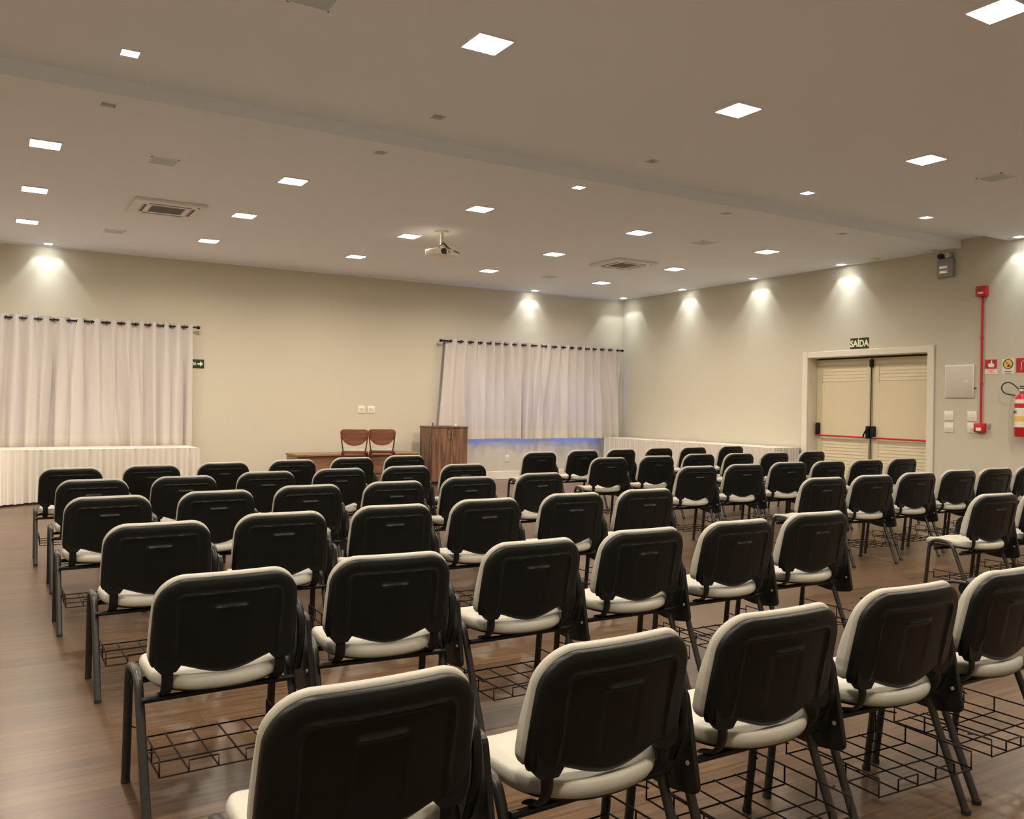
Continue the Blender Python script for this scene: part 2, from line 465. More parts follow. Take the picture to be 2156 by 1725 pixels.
def seat_z(x, y):
    z = .452 + .014 * (abs(x) / .23) ** 2.2
    z += .012 * math.exp(-((y - .36) / .09) ** 2) * math.exp(-(x / .08) ** 2)
    if y > .36: z -= .034 * ((y - .36) / .11) ** 2
    return z
def make_seat(under=False):
    b = MB(); nu, nr = 56, 12
    levels = []
    if not under:
        # rings from the middle of the top, over the rim, to the underside
        for k in range(nr + 1): levels.append(('top', k / nr))
        for k in range(1, 7): levels.append(('side', k / 6))
        n0 = len(b.v)
        for kind, k in levels:
            for i in range(nu):
                ox, oy = seat_outline(i / nu)
                cx, cy = 0, .245
                if kind == 'top':
                    f = k * .93 + .0001; x = cx + (ox - cx) * f; y = cy + (oy - cy) * f; z = seat_z(x, y)
                else:
                    a = k * PI * .80
                    f = .93 + .07 * math.sin(a); x = cx + (ox - cx) * f; y = cy + (oy - cy) * f
                    z = seat_z(cx + (ox - cx) * .93, cy + (oy - cy) * .93) - .024 * (1 - math.cos(a))
                b.v.append((x, y, z))
        for j in range(len(levels) - 1):
            for i in range(nu):
                a = n0 + j * nu + i; c = n0 + j * nu + (i + 1) % nu
                b.quad(a, c, c + nu, a + nu)
        b.quad(*[n0 + (len(levels) - 1) * nu + i for i in range(nu)])
    else:
        n0 = len(b.v)
        prof = [(.965, .428 - .452), (.975, .414 - .452), (.93, .398 - .452), (.80, .392 - .452)]
        for f, dz in prof:
            for i in range(nu):
                ox, oy = seat_outline(i / nu); x = ox * f; y = .245 + (oy - .245) * f
                b.v.append((x, y, seat_z(ox * .93, .245 + (oy - .245) * .93) + dz + .001))
        for j in range(len(prof) - 1):
            for i in range(nu):
                a = n0 + j * nu + i; c = n0 + j * nu + (i + 1) % nu; b.quad(a, c, c + nu, a + nu)
        b.quad(*[n0 + (len(prof) - 1) * nu + i for i in range(nu)]); b.quad(*[n0 + i for i in range(nu)])
    return b
FX = .260           # side frames
def frame_path(x):
    pts = [(x, .026, .012), (x, .090, .16), (x, .158, .32)]
    pts += [(x, .186, .385), (x, .208, .426), (x, .238, .446), (x, .273, .451), (x, .315, .452), (x, .357, .442), (x, .381, .41), (x, .392, .36)]
    pts += [(x, .408, .20), (x, .430, .012)]
    return pts
def make_chair(name, label, group, tablet_up=False):
    t = thing(name, label, 'chair', (0, 0, 0), 0, group)
    sh = make_shell().build('backrest', M['shell'], t, True, 50)
    make_back_cushion().build('back_cushion', M['cushion'], sh, True, 80)
    se = make_seat().build('seat', M['cushion'], t, True, 80)
    make_seat(True).build('seat_pan', M['blacks'], se, True, 50)
    for s_ in (-1, 1):
        x = .190 * s_
        MB().tube(bez([(x, .058, .53), (x, .056, .48), (x, .058, .440), (x, .085, .402), (x, .14, .385)], 5), .006, 8, .019, up=(0, -1, 0)).build('back_support', M['blacks'], t, True, 60)
        fr = MB().tube(bez(frame_path(FX * s_), 4), .0155, 12, .0125, up=(1, 0, 0)).build('leg_frame', M['frame'], t, True, 60)
        for (yy, lean) in ((.024, 0), (.431, 0)):
            MB().lathe([(.0001, 0), (.0150, 0), (.0160, .004), (.0160, .016), (.0001, .016)], (FX * s_, yy, 0), 12).build('foot_cap', M['rubber'], fr, True, 40)
    for yy, zz in ((.11, .378), (.31, .388)):
        MB().tube([(-FX, yy, zz), (FX, yy, zz)], .011, 10).build('crossbar', M['blacks'], t, True, 60)
    # arm: flat bar rising behind, running forward, rounded nose
    ax = .268
    arm = MB().tube(bez([(ax, .075, .41), (ax, .050, .47), (ax, .030, .55), (ax + .002, .050, .625), (ax + .004, .11, .655), (ax + .004, .25, .660), (ax + .004, .36, .660), (ax + .004, .405, .652)], 6), .008, 10, .015, up=(0, -1, 0)).build('armrest', M['shell'], t, True, 60)
    MB().lathe([(.0001, -.012), (.028, -.012), (.032, -.004), (.032, .004), (.028, .012), (.0001, .012)], (ax + .012, .33, .635), 20, 'X').build('tablet_hinge', M['blacks'], arm, True, 40)
    # writing tablet, folded down outside the arm
    out = [(-.020, .325), (.035, .603), (.30, .612), (.485, .56), (.50, .44), (.33, .325), (.12, .300)]
    poly = round_poly(out, [.03, .03, .10, .07, .08, .10, .10])
    if not tablet_up:
        tb = MB().prism(poly, .296, .313, 'X')
        scr = MB().lathe([(.0001, -.003), (.0065, -.003), (.0065, 0), (.0001, 0)], (.296, .020, .403), 12, 'X')
    else:
        tb = MB(); tb.prism([(.140 + (z - .335) * 1.0, y * .62 + .075) for y, z in poly], .668, .685, 'Z')
        scr = MB().lathe([(.0001, -.003), (.0065, -.003), (.0065, 0), (.0001, 0)], (.36, .20, .668), 12)
    tbo = tb.build('writing_tablet', M['tablet'], t)
    bev = tbo.modifiers.new('bevel', 'BEVEL'); bev.width = .003; bev.segments = 2; bev.limit_method = 'ANGLE'
    scr.build('screw', M['screw'], tbo)
    # wire book basket under the seat
    b = MB(); r = .0030; x0, x1, y0, y1, zb_, zt = -.232, .232, -.045, .335, .172, .232
    def W(*p): b.tube(list(p), r, 6)
    for k in range(4):
        y = y0 + (y1 - y0) * k / 3; W((x0, y, zb_), (x1, y, zb_))
    for k in range(6):
        x = x0 + (x1 - x0) * k / 5
        W((x, y0, zb_ + .004), (x, y1, zb_ + .004))
    for x in (x0, x1):                    # raised side walls
        W((x, y0, zb_), (x, y0, zt), (x, y1, zt), (x, y1, zb_))
        for k in (1, 2): W((x, y0 + (y1 - y0) * k / 3, zb_), (x, y0 + (y1 - y0) * k / 3, zt))
    for xa, xb in ((-.14, -.045), (.045, .14)):
        W((xa, y0, zb_), (xa, y0, zb_ + .038), (xb, y0, zb_ + .038), (xb, y0, zb_))
    for s_ in (-1, 1):                    # hangers to the legs
        W((s_ * .232, .02, zt), (s_ * .25, .03, zt)); W((s_ * .232, .325, zt - .02), (s_ * .25, .365, zt - .02))
    b.build('wire_basket', M['wire'], t, True, 60)
    for c in kids(t):
        if c.name.split('.')[0] in ('seat', 'back_support', 'crossbar', 'wire_basket'): c.location.y = .035
        if c.name.split('.')[0] == 'armrest': c.location.y = .065
        if c.name.split('.')[0] == 'writing_tablet': c.location.y = .0 if tablet_up else .085
    return t

CHAIRS = {        # x, y, turn in degrees
 'L1': [(0.713, 1.644, 0.7), (1.369, 1.658, 1.7), (1.975, 1.672, -1.0), (2.626, 1.697, -2.6), (3.254, 1.711, 0.0)],
 'L2': [(0.719, 2.959, 1.7), (1.340, 3.020, -4.6), (2.022, 3.063, 0.2), (2.681, 3.120, -1.2), (3.337, 3.145, -1.1), (4.014, 3.206, -3.0)],
 'L3': [(0.712, 4.315, 0.3), (1.337, 4.441, -2.9), (1.998, 4.516, -3.1), (2.653, 4.579, -0.9), (3.352, 4.643, -2.9), (4.005, 4.670, -1.8)],
 'L4': [(0.643, 5.634, 0.1), (1.294, 5.712, 1.2), (1.949, 5.863, -1.0), (2.621, 5.908, -1.8), (3.335, 6.058, -2.3), (4.101, 6.181, 2.4)],
 'L5': [(0.678, 6.891, -0.2), (1.324, 6.943, 0.5), (2.014, 7.158, -0.5), (2.694, 7.273, -1.0), (3.371, 7.348, -0.6), (4.006, 7.402, -2.7)],
 'L6': [(0.629, 8.134, -1.4), (1.290, 8.248, 0.7), (1.954, 8.412, 2.0), (2.668, 8.557, 1.9), (3.370, 8.725, 1.7), (4.059, 8.909, -0.6)],
 'R1': [(6.121, 3.387, -3.8), (6.901, 3.460, 0.0)],
 'R2': [(6.121, 4.854, -6.0), (6.788, 4.859, -5.8), (7.510, 4.905, -4.4), (8.264, 4.962, -5.3), (8.946, 4.977, -5.8), (9.653, 5.001, -3.0)],
 'R3': [(6.074, 6.334, -3.7), (6.777, 6.382, -6.8), (7.526, 6.451, -9.1), (8.177, 6.438, -5.2), (8.856, 6.445, -8.0), (9.595, 6.482, -3.1)],
 'R4': [(6.093, 7.792, -5.7), (6.877, 7.878, -5.8), (7.725, 8.050, -4.7), (8.366, 7.986, -3.2), (9.058, 8.008, -3.1), (9.894, 8.084, -1.8)],
 'R5': [(5.986, 9.071, -1.8), (6.799, 9.265, -0.9), (7.531, 9.374, -0.9), (8.316, 9.488, -1.2), (9.039, 9.553, -2.6), (9.902, 9.631, -2.5)],
}
ROWN = {
 'L1': 'nearest row at the bottom of the photo', 'L2': 'left block, second row from the camera', 'L3': 'left block, third row from the camera',
 'L4': 'left block, fourth row from the camera', 'L5': 'left block, fifth row from the camera', 'L6': 'left block, front row before the desk',
 'R1': 'right block, nearest row', 'R2': 'right block, second row from the camera', 'R3': 'right block, middle row',
 'R4': 'right block, second row from the front', 'R5': 'right block, front row before the skirted table'}
ORD = ['leftmost chair', 'second chair from the left', 'third chair from the left', 'fourth chair from the left', 'fifth chair from the left', 'rightmost chair']
proto = make_chair('tablet_chair', 'x', 'x'); ptree = tree_of(proto)
first = True
for row, lst in CHAIRS.items():
    for i, (x, y, yaw) in enumerate(lst):
        wd = ORD[i] if i < len(lst) - 1 else 'rightmost chair'
        lab = 'black %s, grey seat, %s' % (wd, ROWN[row])
        grp = 'tablet chairs in the ' + ROWN[row]
        if row == 'L1' and i == 4:
            o = make_chair('tablet_chair', lab, grp, True)
        elif first: o = proto; first = False
        else: o = copy_tree(proto, ptree)
        o.location = (x, y, 0); o.rotation_euler = (0, 0, math.radians(yaw))
        o['label'] = lab; o['group'] = grp; o['category'] = 'chair'

# ------------------------------------------------------------------ curtains
def curtain(name, label, x0, x1, ztop, zbot, period, seed, flare_l=0.0, hem=.17, ywall=YF - .12):
    rnd = random.Random(seed)
    t = thing(name, label, 'curtain', ((x0 + x1) / 2, ywall, zbot), 0)
    cx = (x0 + x1) / 2
    ph = [rnd.uniform(0, 6.28) for _ in range(8)]
    def fold(s_, v):
        # s_ metres along, v 0 top .. 1 bottom
        top = .042 * math.sin(2 * PI * (s_ + .05 * math.sin(s_ * 3 + ph[7])) / period)
        wob = .10 * v * math.sin(s_ * 2.3 + ph[0]) + .05 * v * math.sin(s_ * 5.1 + ph[1])
        a = s_ + wob
        bot = .040 * math.sin(2 * PI * a / period + .5) + .028 * math.sin(2 * PI * a / (period * 1.83) + ph[2]) + .030 * math.sin(2 * PI * a / (period * 3.1) + ph[5]) + .008 * math.sin(2 * PI * a / (period * .47) + ph[3])
        k = min(1, v * 1.6)
        return top * (1 - k) + bot * k
    L_ = x1 - x0; nu = int(L_ / .0085); nv = 34
    def g(u, v):
        s_ = u * L_; z = ztop + (zbot - ztop) * v
        x = x0 + s_ + .022 * math.cos(2 * PI * s_ / period + 1) * min(1, v * 2) - flare_l * v * (1 - u) ** 6
        y = fold(s_, v)
        if v > .985: z += .006 * math.sin(s_ * 4 + ph[4])
        return (x - cx, y, z - zbot)
    MB().grid(g, nu, nv).build('fabric', M['curtain'], t, True, 80)
    # double-thickness hem
    v0 = 1 - hem / (ztop - zbot)
    def gh(u, v):
        p = g(u, v0 + (1 - v0) * v); return (p[0], p[1] - .003, p[2])
    MB().grid(gh, nu, 6).build('hem', M['cloth'], t, True, 80)
    # eyelets where the cloth crosses the rod
    zr = ztop - .045; k = 0; s_ = period / 2
    while s_ < L_ - .02:
        b = MB(); c = Vector((x0 + s_ - cx, 0, zr - zbot))
        pts = [c + Vector((0.004 * math.sin(a), .026 * math.cos(a), .026 * math.sin(a))) for a in [2 * PI * i / 14 for i in range(14)]]
        b.tube(pts, .005, 6, closed=True); b.build('eyelet', M['rod'], t, True, 60)
        s_ += period / 2
    return t
def rod(label, x0, x1, z, y=YF - .12):
    t = thing('curtain_rod', label, 'curtain rod', ((x0 + x1) / 2, y, z)); c = (x0 + x1) / 2
    MB().tube([(x0 - c, 0, 0), (x1 - c, 0, 0)], .014, 12).build('pole', M['rod'], t, True, 60)
    for s_, xe in ((-1, x0 - c), (1, x1 - c)):
        MB().lathe([(.0001, 0), (.018, 0), (.026, .012 * s_), (.028, .028 * s_), (.018, .048 * s_), (.0001, .055 * s_)], (xe, 0, 0), 14, 'X').build('finial', M['rod'], t, True, 60)
        br = MB().box(xe - s_ * .10 - .012, xe - s_ * .10 + .012, .0, .12, -.022, -.006)
        br.box(xe - s_ * .10 - .03, xe - s_ * .10 + .03, .108, .12, -.05, .03)
        br.build('bracket', M['grey'], t)
    return t
rod('black curtain rod over the left white curtain', -2.4, 2.76, 2.515)
rod('black curtain rod over the right white curtain', 6.96, 11.02, 2.53)
curtain('curtain', 'white voile curtain with eyelets hanging behind the left skirted table', -2.3, 2.70, 2.56, .62, .195, 3, hem=.26)
curtain('curtain', 'white voile curtain beside the wooden cabinet, blue light below', 7.03, 11.0, 2.575, .765, .205, 11, flare_l=.16)

# ------------------------------------------------------------------ skirted tables
def pleated(path, ztop, zbot, pitch, amp, seed, flare=None, nv=10):
    """path: list of 2D points; returns MB with vertical pleated cloth"""
    rnd = random.Random(seed); P = [Vector(p) for p in path]; pts = []; s_ = 0
    for a, b in zip(P, P[1:]):
        d = (b - a); n = Vector((d.y, -d.x)).normalized(); L_ = d.length; k = max(2, int(L_ / .010))
        for i in range(k):
            pts.append((a + d * i / k, n, s_ + L_ * i / k))
        s_ += L_
    ph = [rnd.uniform(0, 6) for _ in range(4)]
    mb = MB()
    N = len(pts) - 1
    def g(u, v):
        p, n, s0 = pts[min(N, int(u * N + .5))]
        off = amp * (.45 + .75 * v) * (math.sin(2 * PI * s0 / pitch + .8 * math.sin(s0 * 3.1 + ph[0])) + .5 * math.sin(2 * PI * s0 / (pitch * 2.3) + ph[1])) + .012 + .02 * v
        if flare: off += flare(s0) * v
        q = p + n * off
        return (q.x, q.y, ztop + (zbot - ztop) * v + (.004 * math.sin(s0 * 9) if v > .95 else 0))
    return mb.grid(g, N, nv)
def skirted(label_t, label_c, x0, x1, y0, y1, z, path, seed, pitch=.075, flare=None, amp=.016):
    c = Vector(((x0 + x1) / 2, (y0 + y1) / 2, 0))
    t = thing('banquet_table', label_t, 'table', c)
    MB().rbox(x0 - c.x + .01, x1 - c.x - .01, y0 - c.y + .01, y1 - c.y - .01, z - .035, z - .008, .004, 2).build('tabletop', M['deskwood'], t)
    for sx in (x0 + .08, x1 - .08):
        for sy in (y0 + .08, y1 - .08):
            MB().tube([(sx - c.x, sy - c.y, 0), (sx - c.x, sy - c.y, z - .035)], .014, 8).build('leg', M['frame'], t, True)
    k = thing('tablecloth', label_c, 'tablecloth', (c.x, c.y, z))
    MB().rbox(x0 - c.x - .004, x1 - c.x + .004, y0 - c.y - .004, y1 - c.y + .004, -.006, .003, .003, 2).build('cloth_top', M['cloth'], k, True)
    # flat band along the edge, then the pleats
    loc = [(p[0] - c.x, p[1] - c.y) for p in path]
    sk = pleated(loc, .0, -z + .03, pitch, amp, seed, flare).build('pleated_skirt', M['cloth'], k, True, 80)
    return t
skirted('long banquet table hidden under the white skirt below the left curtain', 'white pleated tablecloth on the table below the left curtain',
        -2.2, 2.62, 12.97, 13.72, .715, [(-2.2, 13.72), (-2.2, 12.97), (2.62, 12.97), (2.62, 13.72)][0:4], 5, .082,
        flare=lambda s: .30 * sstep(3.6, 2.9, s) if s > .8 else 0, amp=.024)
skirted('long banquet table hidden under the pleated skirt along the right wall', 'white pinkish pleated tablecloth on the table along the right wall',
        10.52, 11.12, 9.40, 13.70, .775, [(10.52, 13.70), (10.52, 9.40), (11.12, 9.40)], 9, .07, amp=.022)
tag(MB().rbox(-.30, .30, -.11, .11, 0, .006, .002, 1).build('folded_cloth', M['cloth']), 'flat white cloth lying on the right skirted table', 'cloth').location = (10.84, 12.3, .779)

# ------------------------------------------------------------------ low desk, wooden chairs, cabinet
t = thing('low_desk', 'low brown wooden desk against the front wall behind the wooden chairs', 'desk', (5.19, 13.47, 0))
MB().rbox(-1.06, 1.04, -.28, .28, .545, .575, .003, 2).build('desk_top', M['deskwood'], t)
MB().box(-1.03, 1.01, -.24, -.22, .06, .545).build('front_panel', M['deskwood'], t)
for x in (-1.045, 1.005): MB().box(x, x + .025, -.26, .27, 0, .545).build('side_panel', M['deskwood'], t)

def wooden_chair(label, x, y, rz):
    t = thing('wooden_chair', label, 'chair', (x, y, 0), rz, 'pair of wooden chairs before the desk')
    # origin under the seat middle, chair faces -y (towards the audience) with its back at +y? backs stand nearest the camera
    zt = .985; zs = .640
    # backrest: shield-shaped bent plywood
    out = []
    pts = [(-.185, .0), (-.215, -.03), (-.215, -.09), (-.19, -.15), (-.13, -.225), (-.05, -.255), (.05, -.255), (.13, -.225), (.19, -.15), (.215, -.09), (.215, -.03), (.185, .0)]
    poly = round_poly(pts, .04, 4)
    b = MB()
    n = len(b.v); m = len(poly)
    def C(a, h, k): return (a, -.20 - .02 * h / .25 + .03 * (a / .2) ** 2 + k, zt + h)
    cols = 18
    # build as strips between left and right outline at each height
    hs = [-.255 + .255 * i / 18 for i in range(19)]
    def wid(h):
        best = 0
        for i in range(m):
            a, bb = poly[i], poly[(i + 1) % m]
            if (a[1] - h) * (bb[1] - h) <= 0 and abs(a[1] - bb[1]) > 1e-9:
                xx = a[0] + (bb[0] - a[0]) * (h - a[1]) / (bb[1] - a[1]); best = max(best, abs(xx))
        return best if best > .0 else .05
    for k, off in ((0, 0), (1, .014)):
        b.grid(lambda u, v, off=off: C((2 * u - 1) * wid(-.2549 + .2548 * v), -.255 + .255 * v, off), cols, 18)
    mm = (cols + 1) * 19
    def I(i, j, k): return k * mm + j * (cols + 1) + i
    for i in range(cols):
        for j in (0, 18): b.quad(I(i, j, 0), I(i + 1, j, 0), I(i + 1, j, 1), I(i, j, 1))
    for j in range(18):
        for i in (0, cols): b.quad(I(i, j, 0), I(i, j + 1, 0), I(i, j + 1, 1), I(i, j, 1))
    b.build('backrest', M['chairwood'], t, True, 50)
    for s_ in (-1, 1):
        MB().tube(bez([(s_ * .20, -.185, zt - .10), (s_ * .180, -.185, zs + .08), (s_ * .165, -.18, zs)], 5), .011, 8, .016).build('back_post', M['darkwood'], t, True)
        MB().tube(bez([(s_ * .165, -.18, zs), (s_ * .162, -.19, .3), (s_ * .175, -.215, 0.0)], 5), .015, 8, .013).build('leg', M['darkwood'], t, True)
        MB().tube([(s_ * .19, .19, zs - .02), (s_ * .205, .21, 0.0)], .015, 8, .013).build('leg', M['darkwood'], t, True)
    MB().rbox(-.20, .20, -.20, .22, zs - .028, zs - .002, .008, 2).build('seat_frame', M['darkwood'], t, True)
    MB().rbox(-.19, .19, -.185, .21, zs - .002, zs + .035, .015, 3).build('seat', M['cushion'], t, True, 60)
    for z in (.30,):
        MB().tube([(-.16, -.19, z), (.16, -.19, z)], .009, 8).build('stretcher', M['darkwood'], t, True)
        MB().tube([(-.19, .20, z - .05), (.19, .20, z - .05)], .009, 8).build('stretcher', M['darkwood'], t, True)
    return t
wooden_chair('left one of the two reddish wooden chairs before the low desk', 4.93, 12.80, math.radians(-22))
wooden_chair('right one of the two reddish wooden chairs, nearer the cabinet', 5.40, 12.82, math.radians(-24))

t = thing('wooden_cabinet', 'tall brown wooden two-door cabinet beside the right curtain', 'cabinet', (6.86, 13.54, 0))
cw, cd, chh = .345, .24, 1.01
MB().box(-cw, cw, -cd + .02, cd, .06, chh - .025).build('body', M['cabwood'], t)
MB().rbox(-cw - .008, cw + .008, -cd - .008, cd + .004, chh - .025, chh, .003, 2).build('cabinet_top', M['cabwood'], t)
MB().box(-cw + .02, cw - .02, -cd + .04, cd - .02, 0, .06).build('plinth', M['dark'], t)
for s_ in (-1, 1):
    x0, x1 = (-cw + .002, -.002) if s_ < 0 else (.002, cw - .002)
    d = MB().rbox(x0, x1, -cd, -cd + .018, .065, chh - .03, .002, 1).build('door', M['cabwood'], t)
    b = MB().tube([(s_ * .035, -cd - .022, chh - .21), (s_ * .035, -cd - .022, chh - .07)], .008, 8)
    for z in (chh - .20, chh - .08): b.tube([(s_ * .035, -cd, z), (s_ * .035, -cd - .022, z)], .004, 6)
    b.build('handle', M['chrome'], d, True)
    if s_ > 0: MB().lathe([(.0001, -cd - .006), (.010, -cd - .006), (.010, -cd), (.0001, -cd)], (.02, 0, chh - .28), 12, 'Y').build('lock', M['chrome'], d)
tag(MB().tube(bez([(6.545, 13.36, 1.02), (6.53, 13.31, 1.075), (6.55, 13.30, 1.02), (6.68, 13.36, 1.015), (6.9, 13.40, 1.016)], 8), .005, 6)
    .tube(bez([(6.53, 13.29, 1.05), (6.512, 13.285, .98), (6.49, 13.30, .8), (6.50, 13.29, .6), (6.49, 13.30, .35)], 8), .004, 6).build('cable', M['ink'], None, True),
    'thin black cable looping over the left corner of the wooden cabinet', 'cable')
t = thing('white_plug', 'small white plug adapter on top of the wooden cabinet', 'plug', (7.02, 13.42, chh))
MB().rbox(-.022, .022, -.02, .02, 0, .028, .006, 2).build('plug_body', M['white'], t, True)
MB().lathe([(.0001, .028), (.012, .028), (.009, .046), (.0001, .048)], (0, 0, 0), 10).build('plug_neck', M['white'], t, True)

# ------------------------------------------------------------------ wall plates
def plate_front(label, x, z, w_, h_, kind, group=None):
    t = thing('switch_plate' if kind != 'outlet' else 'wall_outlet', label, 'switch' if kind != 'outlet' else 'outlet', (x, YF, z), 0, group)
    MB().rbox(-w_ / 2, w_ / 2, -.010, 0, -h_ / 2, h_ / 2, .003, 2).build('cover', M['white'], t, True)
    if kind == 'outlet':
        MB().rbox(-.018, .018, -.013, -.010, -.02, .03, .002, 1).build('socket', M['offwhite'], t)
    else:
        MB().rbox(-.035, -.004, -.014, -.010, -.025, .025, .002, 1).build('rocker', M['offwhite'], t)
        MB().rbox(.004, .035, -.014, -.010, -.025, .025, .002, 1).build('rocker', M['offwhite'], t)
    return t
plate_front('left one of two white plates on the front wall above the wooden chairs', 5.495, 1.285, .125, .125, 'sw', 'plates above the wooden chairs')
plate_front('right one of two white plates on the front wall above the wooden chairs', 5.67, 1.285, .125, .125, 'sw', 'plates above the wooden chairs')
plate_front('small white outlet low on the front wall under the right curtain', 8.41, .39, .075, .13, 'outlet')
def plate_right(label, y, z, group):
    t = thing('switch_plate', label, 'switch', (XR, y, z), 0, group)
    MB().rbox(-.010, 0, -.065, .065, -.065, .065, .003, 2).build('cover', M['white'], t, True)
    MB().rbox(-.014, -.010, -.035, -.004, -.02, .022, .002, 1).build('rocker', M['paper'], t)
    MB().rbox(-.014, -.010, .004, .035, -.02, .022, .002, 1).build('rocker', M['paper'], t)
g_ = 'switch plates beside the exit door'
plate_right('upper switch plate nearest the double door', 6.925, 1.325, g_)
plate_right('lower switch plate nearest the double door', 6.925, 1.165, g_)
plate_right('upper switch plate just left of the red pipe', 6.60, 1.325, g_)
plate_right('lower switch plate half behind the red alarm box', 6.60, 1.17, g_)

# ------------------------------------------------------------------ signs
def text_mesh(txt, size, depth=.001):
    cu = bpy.data.curves.new('t', 'FONT'); cu.body = txt; cu.size = size; cu.extrude = depth; cu.align_x = 'CENTER'; cu.align_y = 'CENTER'
    cu.offset = size * .03
    o = bpy.data.objects.new('t', cu); COL.objects.link(o); bpy.context.view_layer.update()
    me = bpy.data.meshes.new_from_object(o.evaluated_get(bpy.context.evaluated_depsgraph_get()))
    bpy.data.objects.remove(o); return me
def text_obj(name, txt, size, m, parent, loc, rot, sx=1.0):
    me = text_mesh(txt, size); me.materials.append(m)
    o = bpy.data.objects.new(name, me); COL.objects.link(o); o.parent = parent; o.location = loc; o.rotation_euler = rot; o.scale = (sx, 1, 1); return o
RX = (PI / 2, 0, -PI / 2)         # facing -X
RY = (PI / 2, 0, 0)               # facing -Y
t = thing('exit_sign', 'black SAÍDA exit sign above the double door', 'sign', (XR, 8.345, 2.385))
MB().box(-.006, 0, -.16, .16, -.08, .08).build('sign_panel', M['sign'], t)
text_obj('lettering', 'SAÍDA', .135, M['glow'], t, (-.0075, 0, -.008), RX, .84)
t = thing('exit_sign', 'small dark arrow exit sign peeking out beside the left curtain', 'sign', (2.765, YF, 1.965))
MB().box(-.135, .135, -.006, 0, -.068, .068).build('sign_panel', M['sign'], t)
text_obj('lettering', 'SAÍDA', .072, M['glow'], t, (-.055, -.0075, 0), RY, .72)
b = MB().prism([(.035, -.012), (.075, -.012), (.075, -.042), (.118, 0), (.075, .042), (.075, .012), (.035, .012)], -.0085, -.006, 'Y')
b.build('arrow', M['glow'], t)

def wall_sign(label, y0, y1, z0, z1, kind):
    t = thing('safety_sign', label, 'sign', (XR, (y0 + y1) / 2, (z0 + z1) / 2)); w_ = abs(y1 - y0); h_ = z1 - z0
    MB().box(-.004, 0, -w_ / 2, w_ / 2, -h_ / 2, h_ / 2).build('sign_panel', M['paper'], t)
    if kind == 'alarm':
        MB().box(-.005, -.004, -w_ / 2, w_ / 2, -h_ * .13, h_ / 2).build('red_field', M['darkred'], t)
        hand = round_poly([(-.03, -.005), (.04, -.005), (.043, .035), (.015, .045), (.013, .085), (-.001, .085), (-.003, .045), (-.035, .045), (-.04, .02)], .012, 3)
        MB().prism([(-a, b_) for a, b_ in hand], -.006, -.005, 'X').build('hand_symbol', M['paper'], t)
        for k, ww in enumerate((.05, .02, .055)):
            MB().box(-.005, -.004, -ww, ww, -h_ * .20 - k * .018 - .006, -h_ * .20 - k * .018).build('text_line', M['red'], t)
    elif kind == 'smoking':
        c = h_ * .16; R = w_ * .40
        MB().lathe([(.0001, -.005), (R, -.005), (R, -.004), (.0001, -.004)], (0, 0, c), 28, 'X').build('yellow_disc', M['yellow'], t)
        rp = [(-.0055, R * math.cos(a), c + R * math.sin(a)) for a in [2 * PI * i / 28 for i in range(28)]]
        MB().tube(rp, .005, 6, closed=True).build('ring', M['ink'], t, True)
        MB().tube([(-.006, R * .7, c + R * .7), (-.006, -R * .7, c - R * .7)], .004, 6).build('slash', M['ink'], t)
        MB().box(-.0065, -.005, -.018, .012, c - .035, c - .015).build('flame_symbol', M['ink'], t)
        for k, ww in enumerate((.052, .035)):
            MB().box(-.005, -.004, -ww, ww, -h_ * .33 - k * .02 - .007, -h_ * .33 - k * .02).build('text_line', M['ink'], t)
    else:
        MB().box(-.005, -.004, -w_ / 2, w_ / 2, -h_ / 2 + .01, h_ / 2).build('red_field', M['darkred'], t)
        b = MB(); b.prism(round_poly([(-.015, -.07), (-.055, -.07), (-.055, .03), (-.042, .045), (-.028, .045), (-.015, .03)], .01, 3), -.006, -.005, 'X')
        b.tube([(-.0055, -.03, .045), (-.0055, -.0, .065), (-.0055, .035, .05), (-.0055, .03, .0), (-.0055, .04, -.06)], .004, 6)
        b.build('extinguisher_symbol', M['paper'], t)
wall_sign('red sign with a white pointing hand right of the red pipe', 6.44, 6.28, 1.875, 2.065, 'alarm')
wall_sign('yellow round prohibition sign between the two red signs', 6.215, 6.065, 1.875, 2.065, 'smoking')
wall_sign('red fire extinguisher sign cut by the right edge of the photo', 6.04, 5.84, 1.875, 2.07, 'ext')

# ------------------------------------------------------------------ red conduit, alarm boxes, meter panel
t = thing('alarm_conduit', 'thin red vertical pipe running down the right wall', 'pipe', (XR, 6.475, 0))
MB().tube([(-.02, 0, 1.235), (-.02, 0, 2.895)], .014, 12).build('pipe', M['red'], t, True)
for z in (1.75, 2.35):
    MB().lathe([(.0001, z - .02), (.019, z - .02), (.019, z + .02), (.0001, z + .02)], (-.02, 0, 0), 12).build('coupling', M['red'], t, True)
t = thing('alarm_box', 'upper red box at the top of the red pipe', 'alarm', (XR, 6.475, 2.96))
MB().rbox(-.075, 0, -.068, .068, -.068, .068, .006, 2).build('box_body', M['red'], t, True)
MB().box(-.077, -.075, -.035, .035, -.035, -.012).build('box_label', M['paper'], t)
MB().box(-.077, -.075, -.055, .055, .02, .026).build('box_seam', M['dark'], t)
t = thing('alarm_box', 'lower red push box at the bottom of the red pipe', 'alarm', (XR, 6.475, 1.178))
MB().rbox(-.07, 0, -.068, .068, -.062, .058, .006, 2).build('box_body', M['red'], t, True)
MB().rbox(-.074, -.07, -.035, .035, -.042, .0, .001, 1).build('push_plate', M['paper'], t)
tag(MB().rbox(XR - .016, XR, 6.355, 6.375, 1.165, 1.235, .003, 1).build('wall_latch', M['grey']), 'tiny dark latch on the wall right of the lower red box', 'latch')
t = thing('electrical_panel', 'white square electrical panel on the wall between door and red pipe', 'panel', (XR, 6.78, 1.79))
